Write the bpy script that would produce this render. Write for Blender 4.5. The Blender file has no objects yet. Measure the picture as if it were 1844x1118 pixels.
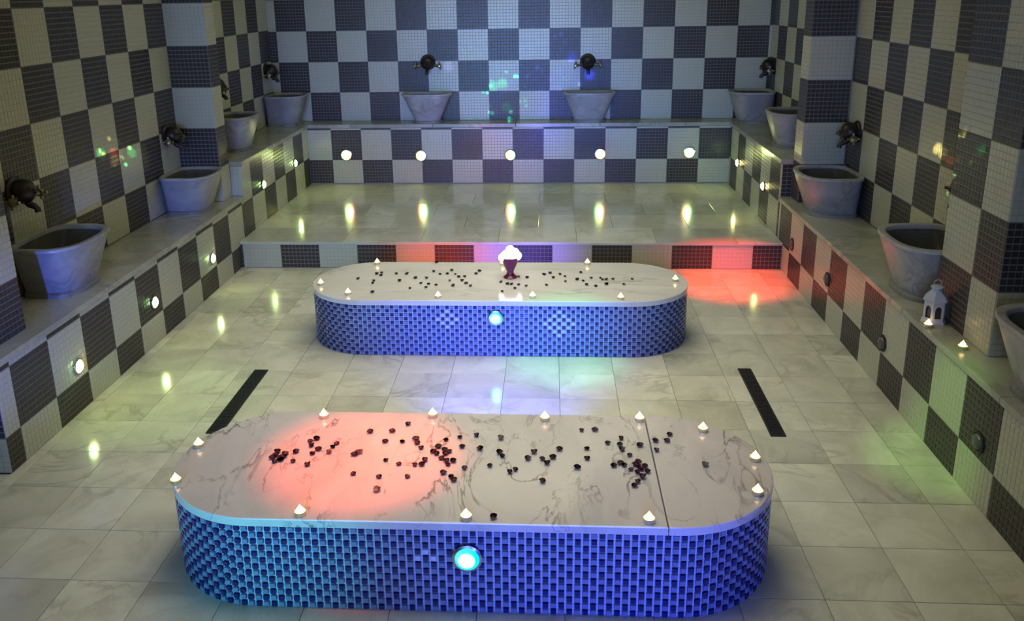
import bpy, bmesh, math, random
from mathutils import Matrix, Vector
random.seed(7)
C = bpy.context.scene.collection
SC = bpy.context.scene
T = 0.30                      # one mosaic sheet (30 cm) is the unit of all plan dimensions
PI = math.pi
def V(x, y, z): return Vector((x*T, y*T, z*T))

# ------------------------------------------------------------------ camera
cam = bpy.data.cameras.new('camera'); co = bpy.data.objects.new('camera', cam); C.objects.link(co)
right = Vector((0.99812013, 0.05930611, -0.01545951))
down = Vector((0.00162779, -0.27780755, -0.96063537))
fwd = Vector((-0.06126631, 0.95880433, -0.27738185))
rot = Matrix((right, -down, -fwd)).transposed()
co.matrix_world = Matrix.Translation(V(1.02867, -28.62163, 6.79704)) @ rot.to_4x4()
cam.sensor_fit = 'HORIZONTAL'; cam.sensor_width = 36.0
cam.lens = 1546.93/1844*36.0
cam.shift_x = (922-895.87)/1844; cam.shift_y = (431.49-559)/1844
cam.clip_start = 0.05
SC.camera = co
# ------------------------------------------------------------------ world, view
w = bpy.data.worlds.new('world'); SC.world = w; w.use_nodes = True
bg = w.node_tree.nodes['Background']; bg.inputs[0].default_value = (0.5, 0.55, 0.6, 1); bg.inputs[1].default_value = 0.05
SC.view_settings.view_transform = 'Standard'; SC.view_settings.look = 'None'
SC.view_settings.gamma = 1; SC.view_settings.use_curve_mapping = False
SC.view_settings.exposure = 0.0
try: SC.cycles.use_denoising = True
except Exception: pass
# ------------------------------------------------------------------ lamps of the room (ceiling and disco projectors) and added fill lights
def area(name, loc, target, sx, sy, col, power):
    l = bpy.data.lights.new(name, 'AREA'); l.shape = 'RECTANGLE'; l.size = sx; l.size_y = sy; l.color = col; l.energy = power
    o = bpy.data.objects.new(name, l); C.objects.link(o)
    d = (target-loc).normalized(); o.rotation_euler = d.to_track_quat('-Z', 'Y').to_euler(); o.location = loc
    return o
def spot(name, loc, target, deg, col, power, blend=0.8, r=0.03):
    l = bpy.data.lights.new(name, 'SPOT'); l.spot_size = math.radians(deg); l.spot_blend = blend; l.color = col; l.energy = power; l.shadow_soft_size = r
    o = bpy.data.objects.new(name, l); C.objects.link(o)
    d = (target-loc).normalized(); o.rotation_euler = d.to_track_quat('-Z', 'Y').to_euler(); o.location = loc
    return o
CEIL = 9.3
def spread(o, deg): o.data.spread = math.radians(deg); return o
spread(area('ceiling_lamp_warm', V(0, -14.5, CEIL-0.15), V(0, -14.5, 0), 2.0, 3.6, (1.0, 0.95, 0.76), 33), 98)
area('ceiling_fill_olive', V(0, -13.5, CEIL-0.15), V(0, -13.5, 0), 1.2, 4.6, (1.0, 0.95, 0.46), 27)  # added fill that tints the side walls olive, not a known fixture
area('ceiling_lamp_rear', V(0, -4.5, CEIL-0.15), V(0, -4.5, 0), 3.0, 1.0, (0.85, 1.0, 0.50), 8)
spread(area('entrance_lamp_blue', V(-1.5, -29.5, 4.6), V(-0.6, 0, 3.2), 3.0, 1.4, (0.24, 0.42, 1.0), 32), 52)
spot('entrance_lamp_blue_left', V(-4.2, -26.0, 2.6), V(-7.5, -15.4, 1.8), 20, (0.08, 0.15, 1.0), 420, 1.0)
spot('projector_red_slab', V(-1.6, -20.5, CEIL-0.3), V(-1.35, -19.1, 1.2), 22, (1.0, 0.085, 0.035), 560, 1.0)
spot('projector_red_floor', V(3.4, -12.0, CEIL-0.3), V(5.35, -8.75, 0), 21, (1.0, 0.045, 0.015), 1150, 1.0)
spot('far_slab_rear_lamp_red', V(-1.7, -10.80, 0.70), V(-1.7, -7.75, 0.25), 66, (1.0, 0.05, 0.07), 34, 1.0)
spot('far_slab_rear_lamp_violet', V(0.35, -10.80, 0.70), V(0.3, -7.75, 0.25), 66, (0.20, 0.11, 1.0), 75, 1.0)
spot('projector_green_floor', V(-3.5, -16.0, CEIL-0.3), V(-5.6, -15.3, 0), 26, (0.55, 1.0, 0.12), 60)
spot('projector_green_riser', V(2.0, -20.0, CEIL-1.3), V(6.8, -16.9, 0.3), 16, (0.35, 1.0, 0.15), 110)
spot('projector_green_slab', V(1.6, -16.5, CEIL-0.3), V(1.3, -13.6, 0.2), 18, (0.02, 1.0, 0.36), 190, 1.0)
spot('projector_blue_front', V(2.6, -27.6, 1.1), V(1.6, -20.4, 1.0), 44, (0.055, 0.07, 1.0), 235, 1.0)
spot('projector_teal_front', V(-3.6, -27.6, 1.1), V(-2.4, -20.3, 1.0), 28, (0.02, 0.50, 0.66), 260, 1.0)
spot('near_slab_rear_fill', V(0.3, -17.80, 0.80), V(0.1, -13.9, 0.0), 78, (0.05, 0.09, 1.0), 170, 1.0)  # added blue fill for the gap between the slabs, no fixture here

def gobo(name, loc, target, deg, col_a, col_b, power, scale, thr=0.32):
    """a laser-dot projector: a spot lamp whose pattern disc breaks the beam into dots"""
    o = spot(name, loc, target, deg, (1, 1, 1), power, 0.3, 0.0)
    l = o.data; l.use_nodes = True; nt = l.node_tree; n = nt.nodes; n.clear()
    out = n.new('ShaderNodeOutputLight'); em = n.new('ShaderNodeEmission')
    tc = n.new('ShaderNodeTexCoord')
    vo = n.new('ShaderNodeTexVoronoi'); vo.inputs['Scale'].default_value = scale
    nt.links.new(tc.outputs['Normal'], vo.inputs['Vector'])
    mr = n.new('ShaderNodeMapRange'); mr.inputs['From Min'].default_value = thr; mr.inputs['From Max'].default_value = thr*0.5
    mr.inputs['To Min'].default_value = 0; mr.inputs['To Max'].default_value = 1
    nt.links.new(vo.outputs['Distance'], mr.inputs['Value'])
    sep = n.new('ShaderNodeSeparateColor'); nt.links.new(vo.outputs['Color'], sep.inputs[0])
    mx = n.new('ShaderNodeMix'); mx.data_type = 'RGBA'
    nt.links.new(sep.outputs[0], mx.inputs['Factor'])
    mx.inputs['A'].default_value = (*col_a, 1); mx.inputs['B'].default_value = (*col_b, 1)
    pw = n.new('ShaderNodeMath'); pw.operation = 'POWER'; pw.inputs[1].default_value = 2.0
    nt.links.new(sep.outputs[1], pw.inputs[0])
    mu = n.new('ShaderNodeMath'); mu.operation = 'MULTIPLY'
    nt.links.new(mr.outputs[0], mu.inputs[0]); nt.links.new(pw.outputs[0], mu.inputs[1])
    nt.links.new(mx.outputs['Result'], em.inputs['Color']); nt.links.new(mu.outputs[0], em.inputs['Strength'])
    nt.links.new(em.outputs[0], out.inputs[0])
    return o
PJ = V(0.5, -24.0, 8.3)
gobo('laser_left_wall', PJ, V(-8.27, -10.9, 3.6), 3.0, (1.0, 0.25, 0.05), (0.1, 1.0, 0.35), 9000, 90, 0.36)
gobo('laser_back_wall', PJ, V(-0.5, 0, 3.45), 4.0, (0.0, 1.0, 0.45), (0.05, 0.9, 0.7), 16000, 110, 0.38)
gobo('laser_back_wall_blue', PJ, V(1.2, 0, 4.4), 5.5, (0.05, 0.08, 1.0), (0.2, 0.2, 1.0), 3500, 90, 0.34)
gobo('laser_right_wall', PJ, V(7.3, -15.0, 4.2), 5.0, (1.0, 0.45, 0.05), (0.2, 1.0, 0.3), 6000, 80, 0.34)
def dot(x, y, z, col, power): spot('laser_dot', PJ, V(x, y, z), 1.0, col, power*2.5, 1.0, 0.0)
GR, RD, YE, BL_ = (0.05, 1.0, 0.3), (1.0, 0.12, 0.03), (1.0, 0.8, 0.3), (0.03, 0.06, 1.0)
for d_ in ((-8.27,-11.53,3.7,GR,500),(-8.27,-11.01,3.47,YE,800),(-8.27,-11.0,3.6,RD,700),(-8.27,-10.24,3.48,GR,420),
           (8.08,-12.65,3.92,YE,900),(8.08,-12.9,3.88,YE,700),(8.08,-13.2,3.80,RD,600),(7.19,-15.43,4.63,YE,260),(7.19,-16.07,4.51,GR,300),
           (-0.55,0,3.89,GR,700),(-0.86,0,3.8,GR,600),(-0.43,0,3.12,GR,500),(2.30,0,4.12,BL_,5000),(1.73,0,4.72,BL_,1200),(-2.32,0,4.45,(0.3,0.25,1.0),500),
           (6.76,-5.26,2.57,GR,400),(6.76,-4.86,2.45,RD,900),(-6.94,-5.05,2.51,GR,500)): dot(*d_)

# ------------------------------------------------------------------ materials
MATS = {}
def principled(name):
    m = bpy.data.materials.new(name); m.use_nodes = True; MATS[name] = m
    return m, m.node_tree, m.node_tree.nodes['Principled BSDF']
def plain(name, col, rough=0.5, metal=0.0, spec=0.5, vary=0.0, scale=30):
    m, nt, b = principled(name); n = nt.nodes
    b.inputs['Roughness'].default_value = rough; b.inputs['Metallic'].default_value = metal
    b.inputs['Specular IOR Level'].default_value = spec
    tc = n.new('ShaderNodeTexCoord'); no = n.new('ShaderNodeTexNoise'); no.inputs['Scale'].default_value = scale; no.inputs['Detail'].default_value = 3
    nt.links.new(tc.outputs['Object'], no.inputs['Vector'])
    mx = n.new('ShaderNodeMix'); mx.data_type = 'RGBA'
    v = max(vary, 0.04)
    mx.inputs['A'].default_value = (*[c*(1-v) for c in col], 1); mx.inputs['B'].default_value = (*[min(1, c*(1+v)) for c in col], 1)
    nt.links.new(no.outputs['Fac'], mx.inputs['Factor']); nt.links.new(mx.outputs['Result'], b.inputs['Base Color'])
    return m
def glow(name, col, strength):
    m = bpy.data.materials.new(name); m.use_nodes = True; n = m.node_tree.nodes; n.clear()
    out = n.new('ShaderNodeOutputMaterial'); em = n.new('ShaderNodeEmission')
    em.inputs[0].default_value = (*col, 1); em.inputs[1].default_value = strength
    m.node_tree.links.new(em.outputs[0], out.inputs[0]); return m
def marble(name, base, cloud, vein, vscale=3.0, vwidth=0.03, vamt=0.8, rough=0.15, cscale=2.0, bump=0.0, per_object=True, stretch=(1, 1, 1), warm=None, spec=0.5):
    m, nt, b = principled(name); n = nt.nodes; L = nt.links.new
    tc = n.new('ShaderNodeTexCoord'); oi = n.new('ShaderNodeObjectInfo')
    mp = n.new('ShaderNodeMapping'); mp.inputs['Scale'].default_value = stretch; mp.inputs['Rotation'].default_value = (0, 0, 0 if per_object else 0.7)
    L(tc.outputs['Object'], mp.inputs['Vector'])
    src = mp.outputs['Vector']
    if per_object:
        ad = n.new('ShaderNodeVectorMath'); ad.operation = 'ADD'
        ml = n.new('ShaderNodeVectorMath'); ml.operation = 'SCALE'
        cb = n.new('ShaderNodeCombineXYZ')
        L(oi.outputs['Random'], cb.inputs[0]); L(oi.outputs['Random'], cb.inputs[1]); cb.inputs[2].default_value = 0.3
        ml.inputs['Scale'].default_value = 60; L(cb.outputs[0], ml.inputs[0])
        rt = n.new('ShaderNodeVectorRotate'); rt.rotation_type = 'Z_AXIS'
        m2 = n.new('ShaderNodeMath'); m2.operation = 'MULTIPLY'; m2.inputs[1].default_value = 40.0
        L(oi.outputs['Random'], m2.inputs[0]); L(m2.outputs[0], rt.inputs['Angle'])
        L(src, rt.inputs['Vector']); L(rt.outputs[0], ad.inputs[0]); L(ml.outputs[0], ad.inputs[1])
        src = ad.outputs[0]
    c1 = n.new('ShaderNodeTexNoise'); c1.inputs['Scale'].default_value = cscale; c1.inputs['Detail'].default_value = 6; c1.inputs['Roughness'].default_value = 0.6
    c1.inputs['Distortion'].default_value = 0.8
    L(src, c1.inputs['Vector'])
    r1 = n.new('ShaderNodeMapRange'); r1.inputs['From Min'].default_value = 0.35; r1.inputs['From Max'].default_value = 0.68
    L(c1.outputs['Fac'], r1.inputs['Value'])
    mx1 = n.new('ShaderNodeMix'); mx1.data_type = 'RGBA'; mx1.inputs['A'].default_value = (*base, 1); mx1.inputs['B'].default_value = (*cloud, 1)
    L(r1.outputs[0], mx1.inputs['Factor'])
    cur = mx1.outputs['Result']
    v1 = n.new('ShaderNodeTexNoise'); v1.inputs['Scale'].default_value = vscale; v1.inputs['Detail'].default_value = 5; v1.inputs['Roughness'].default_value = 0.55
    v1.inputs['Distortion'].default_value = 1.2
    L(src, v1.inputs['Vector'])
    s = n.new('ShaderNodeMath'); s.operation = 'SUBTRACT'; s.inputs[1].default_value = 0.5; L(v1.outputs['Fac'], s.inputs[0])
    a = n.new('ShaderNodeMath'); a.operation = 'ABSOLUTE'; L(s.outputs[0], a.inputs[0])
    r2 = n.new('ShaderNodeMapRange'); r2.inputs['From Min'].default_value = 0; r2.inputs['From Max'].default_value = vwidth
    r2.inputs['To Min'].default_value = vamt; r2.inputs['To Max'].default_value = 0; L(a.outputs[0], r2.inputs['Value'])
    # veins come and go
    v3 = n.new('ShaderNodeTexNoise'); v3.inputs['Scale'].default_value = vscale*0.9; v3.inputs['Detail'].default_value = 2
    off = n.new('ShaderNodeVectorMath'); off.operation = 'ADD'; off.inputs[1].default_value = (7.3, 2.1, 5.5); L(src, off.inputs[0]); L(off.outputs[0], v3.inputs['Vector'])
    r3 = n.new('ShaderNodeMapRange'); r3.inputs['From Min'].default_value = 0.42; r3.inputs['From Max'].default_value = 0.62; L(v3.outputs['Fac'], r3.inputs['Value'])
    mm = n.new('ShaderNodeMath'); mm.operation = 'MULTIPLY'; L(r2.outputs[0], mm.inputs[0]); L(r3.outputs[0], mm.inputs[1])
    mx2 = n.new('ShaderNodeMix'); mx2.data_type = 'RGBA'; mx2.inputs['B'].default_value = (*vein, 1)
    L(cur, mx2.inputs['A']); L(mm.outputs[0], mx2.inputs['Factor'])
    cur = mx2.outputs['Result']
    if per_object:
        hs = n.new('ShaderNodeHueSaturation'); mr = n.new('ShaderNodeMapRange')
        mr.inputs['To Min'].default_value = 0.84; mr.inputs['To Max'].default_value = 1.1
        L(oi.outputs['Random'], mr.inputs['Value']); L(mr.outputs[0], hs.inputs['Value']); L(cur, hs.inputs['Color']); cur = hs.outputs[0]
    L(cur, b.inputs['Base Color'])
    b.inputs['Specular IOR Level'].default_value = spec
    rr = n.new('ShaderNodeMapRange'); rr.inputs['To Min'].default_value = rough*0.7; rr.inputs['To Max'].default_value = rough*1.4
    L(c1.outputs['Fac'], rr.inputs['Value']); L(rr.outputs[0], b.inputs['Roughness'])
    if bump:
        bn = n.new('ShaderNodeTexNoise'); bn.inputs['Scale'].default_value = 9; bn.inputs['Detail'].default_value = 2
        L(tc.outputs['Object'], bn.inputs['Vector'])
        bu = n.new('ShaderNodeBump'); bu.inputs['Strength'].default_value = bump; bu.inputs['Distance'].default_value = 0.01
        L(bn.outputs['Fac'], bu.inputs['Height']); L(bu.outputs[0], b.inputs['Normal'])
    return m

M_floor = marble('floor_marble', (0.66, 0.65, 0.53), (0.50, 0.49, 0.39), (0.30, 0.28, 0.21), 2.6, 0.05, 0.5, 0.13, 3.5, 0.05)
M_plat = marble('platform_marble', (0.62, 0.61, 0.52), (0.50, 0.50, 0.41), (0.36, 0.33, 0.25), 2.2, 0.05, 0.45, 0.12, 2.5, 0.05)
M_bench = marble('bench_marble', (0.43, 0.42, 0.33), (0.30, 0.30, 0.24), (0.18, 0.17, 0.13), 3.0, 0.05, 0.5, 0.22, 3.0, 0.04)
M_slab = marble('slab_marble', (0.60, 0.53, 0.48), (0.48, 0.43, 0.39), (0.10, 0.085, 0.08), 3.2, 0.020, 0.8, 0.16, 2.6, 0.0, False, (1.6, 0.75, 1.0))
M_slab2 = marble('far_slab_marble', (0.62, 0.60, 0.53), (0.52, 0.50, 0.45), (0.30, 0.29, 0.25), 2.0, 0.03, 0.6, 0.14, 2.2, 0.0, False, (0.5, 1.6, 1.0))
M_bowl = marble('basin_marble', (0.40, 0.39, 0.38), (0.29, 0.28, 0.28), (0.16, 0.16, 0.16), 6.0, 0.06, 0.6, 0.35, 6.0, 0.0)
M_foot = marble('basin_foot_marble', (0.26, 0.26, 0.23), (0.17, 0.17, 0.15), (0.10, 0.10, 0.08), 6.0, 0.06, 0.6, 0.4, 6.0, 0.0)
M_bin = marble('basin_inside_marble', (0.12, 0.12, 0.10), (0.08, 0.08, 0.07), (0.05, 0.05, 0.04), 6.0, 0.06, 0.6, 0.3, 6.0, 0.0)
M_light = plain('mosaic_light', (0.49, 0.485, 0.36), 0.28, vary=0.05, scale=60)
M_lgrout = plain('grout_light', (0.46, 0.445, 0.33), 0.7)
M_dark = plain('mosaic_dark', (0.042, 0.035, 0.030), 0.30, vary=0.3, scale=45, spec=0.35)
M_dgrout = plain('grout_grey', (0.18, 0.16, 0.13), 0.8)
M_navy = plain('mosaic_navy', (0.010, 0.014, 0.09), 0.15, vary=0.2)
M_blue = plain('mosaic_blue_grey', (0.15, 0.185, 0.30), 0.22, vary=0.2, scale=40)
M_glint = plain('mosaic_glint', (0.45, 0.50, 0.58), 0.2)  # laser reflections on the slab sides, painted as paler pieces
M_sgrout = plain('grout_slab', (0.40, 0.45, 0.56), 0.7)
M_base = plain('plaster_grey', (0.32, 0.32, 0.29), 0.8)
M_joint = plain('floor_joint', (0.20, 0.19, 0.15), 0.7)
M_ceil = plain('ceiling_plaster', (0.45, 0.45, 0.42), 0.8)
M_bronze = plain('dark_bronze', (0.055, 0.045, 0.045), 0.38, 0.8, vary=0.3)
M_brass = plain('worn_brass', (0.30, 0.26, 0.15), 0.35, 0.85, vary=0.2)
M_chrome = plain('chrome', (0.55, 0.55, 0.55), 0.2, 1.0)
M_off = plain('unlit_lens', (0.10, 0.09, 0.09), 0.25)
M_alu = plain('aluminium_cup', (0.75, 0.68, 0.45), 0.3, 0.9)
M_steel = plain('drain_steel', (0.035, 0.035, 0.04), 0.45, 0.6)
M_hole = plain('drain_dark', (0.01, 0.01, 0.011), 0.8)
M_petal = plain('petal_dark', (0.045, 0.008, 0.018), 0.5, vary=0.4)
M_petal2 = plain('petal_wine', (0.10, 0.012, 0.045), 0.5, vary=0.4)
M_petal3 = plain('petal_faded', (0.28, 0.20, 0.18), 0.5, vary=0.2)
M_white = plain('white_painted_metal', (0.46, 0.48, 0.52), 0.4)
M_vase = plain('wine_glass_dark', (0.13, 0.010, 0.035), 0.15)
M_glass = plain('lantern_glass', (0.05, 0.045, 0.05), 0.1)
M_wick = plain('wick', (0.02, 0.02, 0.02), 0.8)
M_flame = glow('flame', (1.0, 0.64, 0.26), 8)
M_bulb = glow('white_pink_bulb', (1.0, 0.80, 0.90), 9)
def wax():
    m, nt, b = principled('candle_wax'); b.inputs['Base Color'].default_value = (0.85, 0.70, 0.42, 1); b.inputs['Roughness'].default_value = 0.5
    b.inputs['Emission Color'].default_value = (1.0, 0.72, 0.30, 1); b.inputs['Emission Strength'].default_value = 1.6  # emission stands in for flame light passing through the wax
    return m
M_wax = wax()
def lens(name, ca, cb, cc, strength):
    """RGB LED behind one lens: white-hot middle, the separate diodes tint its rim"""
    m = bpy.data.materials.new(name); m.use_nodes = True; n = m.node_tree.nodes; n.clear(); L = m.node_tree.links.new
    out = n.new('ShaderNodeOutputMaterial'); em = n.new('ShaderNodeEmission'); tc = n.new('ShaderNodeTexCoord'); sp = n.new('ShaderNodeSeparateXYZ')
    L(tc.outputs['Object'], sp.inputs[0])
    mr = n.new('ShaderNodeMapRange'); mr.inputs['From Min'].default_value = -0.03; mr.inputs['From Max'].default_value = 0.03; L(sp.outputs[0], mr.inputs['Value'])
    mx = n.new('ShaderNodeMix'); mx.data_type = 'RGBA'; mx.inputs['A'].default_value = (*ca, 1); mx.inputs['B'].default_value = (*cb, 1); L(mr.outputs[0], mx.inputs['Factor'])
    le = n.new('ShaderNodeVectorMath'); le.operation = 'LENGTH'
    cbn = n.new('ShaderNodeCombineXYZ'); L(sp.outputs[0], cbn.inputs[0]); L(sp.outputs[1], cbn.inputs[1]); L(cbn.outputs[0], le.inputs[0])
    r2 = n.new('ShaderNodeMapRange'); r2.inputs['From Min'].default_value = 0.012; r2.inputs['From Max'].default_value = 0.030; L(le.outputs['Value'], r2.inputs['Value'])
    m2 = n.new('ShaderNodeMix'); m2.data_type = 'RGBA'; m2.inputs['A'].default_value = (*cc, 1); L(mx.outputs['Result'], m2.inputs['B']); L(r2.outputs[0], m2.inputs['Factor'])
    r3 = n.new('ShaderNodeMapRange'); r3.inputs['From Min'].default_value = 0.016; r3.inputs['From Max'].default_value = 0.036
    r3.inputs['To Min'].default_value = strength; r3.inputs['To Max'].default_value = strength*0.12; L(le.outputs['Value'], r3.inputs['Value'])
    L(m2.outputs['Result'], em.inputs[0]); L(r3.outputs[0], em.inputs[1]); L(em.outputs[0], out.inputs[0])
    return m
M_lens_go = lens('lens_green_orange', (0.25, 1.0, 0.2), (1.0, 0.35, 0.08), (0.92, 1.0, 0.42), 95)
M_lens_og = lens('lens_orange_green', (1.0, 0.30, 0.05), (0.2, 1.0, 0.25), (0.96, 1.0, 0.42), 95)
M_lens_soft = lens('lens_soft', (0.3, 1.0, 0.3), (1.0, 0.5, 0.15), (0.88, 1.0, 0.36), 85)
M_lens_cyan = lens('lens_cyan', (0.02, 0.35, 1.0), (0.0, 0.55, 1.0), (0.25, 0.85, 1.0), 30)

# ------------------------------------------------------------------ object helpers
def mesh_from(bm, name):
    me = bpy.data.meshes.new(name); bm.to_mesh(me); bm.free(); return me
POS = {}
def world_of(o):
    return o.matrix_basis if o.parent is None else world_of(o.parent) @ o.matrix_basis
def link(name, me, parent=None, M=None, smooth=False):
    o = bpy.data.objects.new(name, me); C.objects.link(o)
    if parent is not None: o.parent = parent
    if M is not None:
        o.matrix_basis = (world_of(parent).inverted() @ M) if parent is not None else M
    return o
def smooth(me, ang=40):
    for p in me.polygons: p.use_smooth = True
    try: me.set_sharp_from_angle(angle=math.radians(ang))
    except Exception: pass
def root(name, label, cat, loc, rz=0.0, group=None, M=None):
    o = bpy.data.objects.new(name, None); C.objects.link(o); o.empty_display_size = 0.05
    o.matrix_basis = M if M is not None else Matrix.Translation(loc) @ Matrix.Rotation(rz, 4, 'Z')
    o['label'] = label; o['category'] = cat
    if group: o['group'] = group
    return o
def copy_tree(o, parent=None):
    c = o.copy(); C.objects.link(c)
    if parent is not None: c.parent = parent
    for ch in list(o.children): copy_tree(ch, c)
    return c
def add_box(bm, x0, x1, y0, y1, z0, z1, mi=0, bevel=0.0):
    vs = [bm.verts.new(p) for p in ((x0,y0,z0),(x1,y0,z0),(x1,y1,z0),(x0,y1,z0),(x0,y0,z1),(x1,y0,z1),(x1,y1,z1),(x0,y1,z1))]
    fs = [bm.faces.new([vs[i] for i in f]) for f in ((3,2,1,0),(4,5,6,7),(0,1,5,4),(1,2,6,5),(2,3,7,6),(3,0,4,7))]
    for f in fs: f.material_index = mi
    if bevel > 0:
        es = list({e for f in fs for e in f.edges})
        bmesh.ops.bevel(bm, geom=es, offset=bevel, segments=2, affect='EDGES', profile=0.5, clamp_overlap=True)
def box_obj(name, x0, x1, y0, y1, z0, z1, mat, parent=None, bevel=0.0):
    """box given in world T units; object origin at its centre"""
    c = V((x0+x1)/2, (y0+y1)/2, (z0+z1)/2); hx, hy, hz = abs(x1-x0)*T/2, abs(y1-y0)*T/2, abs(z1-z0)*T/2
    bm = bmesh.new(); add_box(bm, -hx, hx, -hy, hy, -hz, hz, 0, bevel)
    me = mesh_from(bm, name); me.materials.append(mat)
    return link(name, me, parent, Matrix.Translation(c))
def lathe(bm, prof, n=24, mi=0, cap0=True, cap1=True, M=None):
    rings = []
    for r, z in prof:
        rings.append([bm.verts.new((r*math.cos(2*PI*i/n), r*math.sin(2*PI*i/n), z)) for i in range(n)])
    fs = []
    for a, b in zip(rings, rings[1:]):
        for i in range(n): fs.append(bm.faces.new((a[i], a[(i+1) % n], b[(i+1) % n], b[i])))
    if cap0: fs.append(bm.faces.new(rings[0][::-1]))
    if cap1: fs.append(bm.faces.new(rings[-1]))
    for f in fs: f.material_index = mi
    if M is not None:
        bmesh.ops.transform(bm, matrix=M, verts=[v for r in rings for v in r])
    return [v for r in rings for v in r]
def tube(bm, pts, rad, n=10, mi=0):
    rings = []
    for k, p in enumerate(pts):
        p = Vector(p); d = (Vector(pts[min(k+1, len(pts)-1)])-Vector(pts[max(k-1, 0)])).normalized()
        u = d.orthogonal().normalized() if k == 0 else (u0 - d*u0.dot(d)).normalized()
        u0 = u; v = d.cross(u); r = rad[k] if isinstance(rad, (list, tuple)) else rad
        rings.append([bm.verts.new(p + (u*math.cos(2*PI*i/n)+v*math.sin(2*PI*i/n))*r) for i in range(n)])
    for a, b in zip(rings, rings[1:]):
        for i in range(n):
            f = bm.faces.new((a[i], a[(i+1) % n], b[(i+1) % n], b[i])); f.material_index = mi
    bm.faces.new(rings[0][::-1]).material_index = mi; bm.faces.new(rings[-1]).material_index = mi

# ------------------------------------------------------------------ mosaic sheets (30 cm checker tiles of small tesserae)
TILE = {}
def tile_mesh(dark, wm, hm):
    key = (dark, round(wm, 3), round(hm, 3))
    if key in TILE: return TILE[key]
    wm, hm = key[1], key[2]; g = 0.0012                     # joint round the sheet
    bm = bmesh.new(); add_box(bm, g, wm-g, g, hm-g, -0.006, 0.0, 1)
    p = 0.03; gap = 0.0019 if dark else 0.0012; hgt = 0.0022
    nx = max(1, round(wm/p)); ny = max(1, round(hm/p)); px = (wm-2*g)/nx; py = (hm-2*g)/ny
    for i in range(nx):
        for j in range(ny):
            x0 = g+i*px+gap; x1 = g+(i+1)*px-gap; y0 = g+j*py+gap*1.5; y1 = g+(j+1)*py-gap*1.5; e = 0.0010
            if y1-y0 < 0.004 or x1-x0 < 0.004: continue
            a = [bm.verts.new(q) for q in ((x0,y0,0),(x1,y0,0),(x1,y1,0),(x0,y1,0))]
            b = [bm.verts.new(q) for q in ((x0+e,y0+e,hgt),(x1-e,y0+e,hgt),(x1-e,y1-e,hgt),(x0+e,y1-e,hgt))]
            bm.faces.new(b)
            for k in range(4): bm.faces.new((a[k], a[(k+1) % 4], b[(k+1) % 4], b[k]))
    me = mesh_from(bm, 'dark_tile' if dark else 'light_tile')
    me.materials.append(M_dark if dark else M_light); me.materials.append(M_dgrout if dark else M_lgrout)
    TILE[key] = me
    return me
def tiles(parent, o, u, v, u0, u1, ulines, v0, v1, vlines, is_dark):
    """checker sheets on the plane o + a*u + b*v (T units), cut to [u0,u1]x[v0,v1]; ulines/vlines = phase of the joint grid"""
    u = Vector(u); v = Vector(v); n = u.cross(v)
    R = Matrix((u, v, n)).transposed().to_4x4()
    ks = range(math.floor(u0-ulines), math.ceil(u1-ulines)); rs = range(math.floor(v0-vlines), math.ceil(v1-vlines))
    for k in ks:
        a0 = max(u0, ulines+k); a1 = min(u1, ulines+k+1)
        if a1-a0 < 0.04: continue
        for r in rs:
            b0 = max(v0, vlines+r); b1 = min(v1, vlines+r+1)
            if b1-b0 < 0.04: continue
            d = bool(is_dark(k, r))
            P = (Vector(o) + u*a0 + v*b0)*T
            link('dark_tile' if d else 'light_tile', tile_mesh(d, (a1-a0)*T, (b1-b0)*T), parent, Matrix.Translation(P) @ R)

XL, XR = -8.27, 8.08           # side walls
RL, RR = -6.98, 6.80           # bench fronts
YP = -7.75                     # front of the platform
TOPV = 8.0                     # tiles are laid this high (the frame ends below it)
g = 0.022                      # sheets stand this far (T) in front of their bedding
def structure(o, label=None):
    o['kind'] = 'structure'
    if label: o['label'] = label
    return o

# ---- shell
wb = structure(box_obj('wall_back', XL-0.6, XR+0.6, g, 0.5, -0.3, CEIL, M_base), 'checkerboard mosaic wall at the far end behind the basins')
wl = structure(box_obj('wall_left', XL-0.6, XL-g, -30.5, g, -0.3, CEIL, M_base), 'long checkerboard mosaic wall on the left side')
wr = structure(box_obj('wall_right', XR+g, XR+0.6, -30.5, g, -0.3, CEIL, M_base), 'long checkerboard mosaic wall on the right side')
wf = structure(box_obj('wall_front', XL-0.6, XR+0.6, -31.0, -30.5, -0.3, CEIL, M_light), 'plain pale wall behind the viewer')
ce = structure(box_obj('ceiling', XL-0.6, XR+0.6, -31.0, 0.5, CEIL, CEIL+0.3, M_ceil), 'plain ceiling out of the frame')
fl = structure(box_obj('floor', XL-0.6, XR+0.6, -31.0, 0.5, -0.3, -0.012, M_joint), 'veined marble floor of square tiles')
# back wall above the ledge
tiles(wb, (0, 0, 0), (1, 0, 0), (0, 0, 1), XL, XR, 0.0, 2.68, TOPV, 5.636, lambda k, r: (k - r - 1) % 2 == 1)
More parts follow.
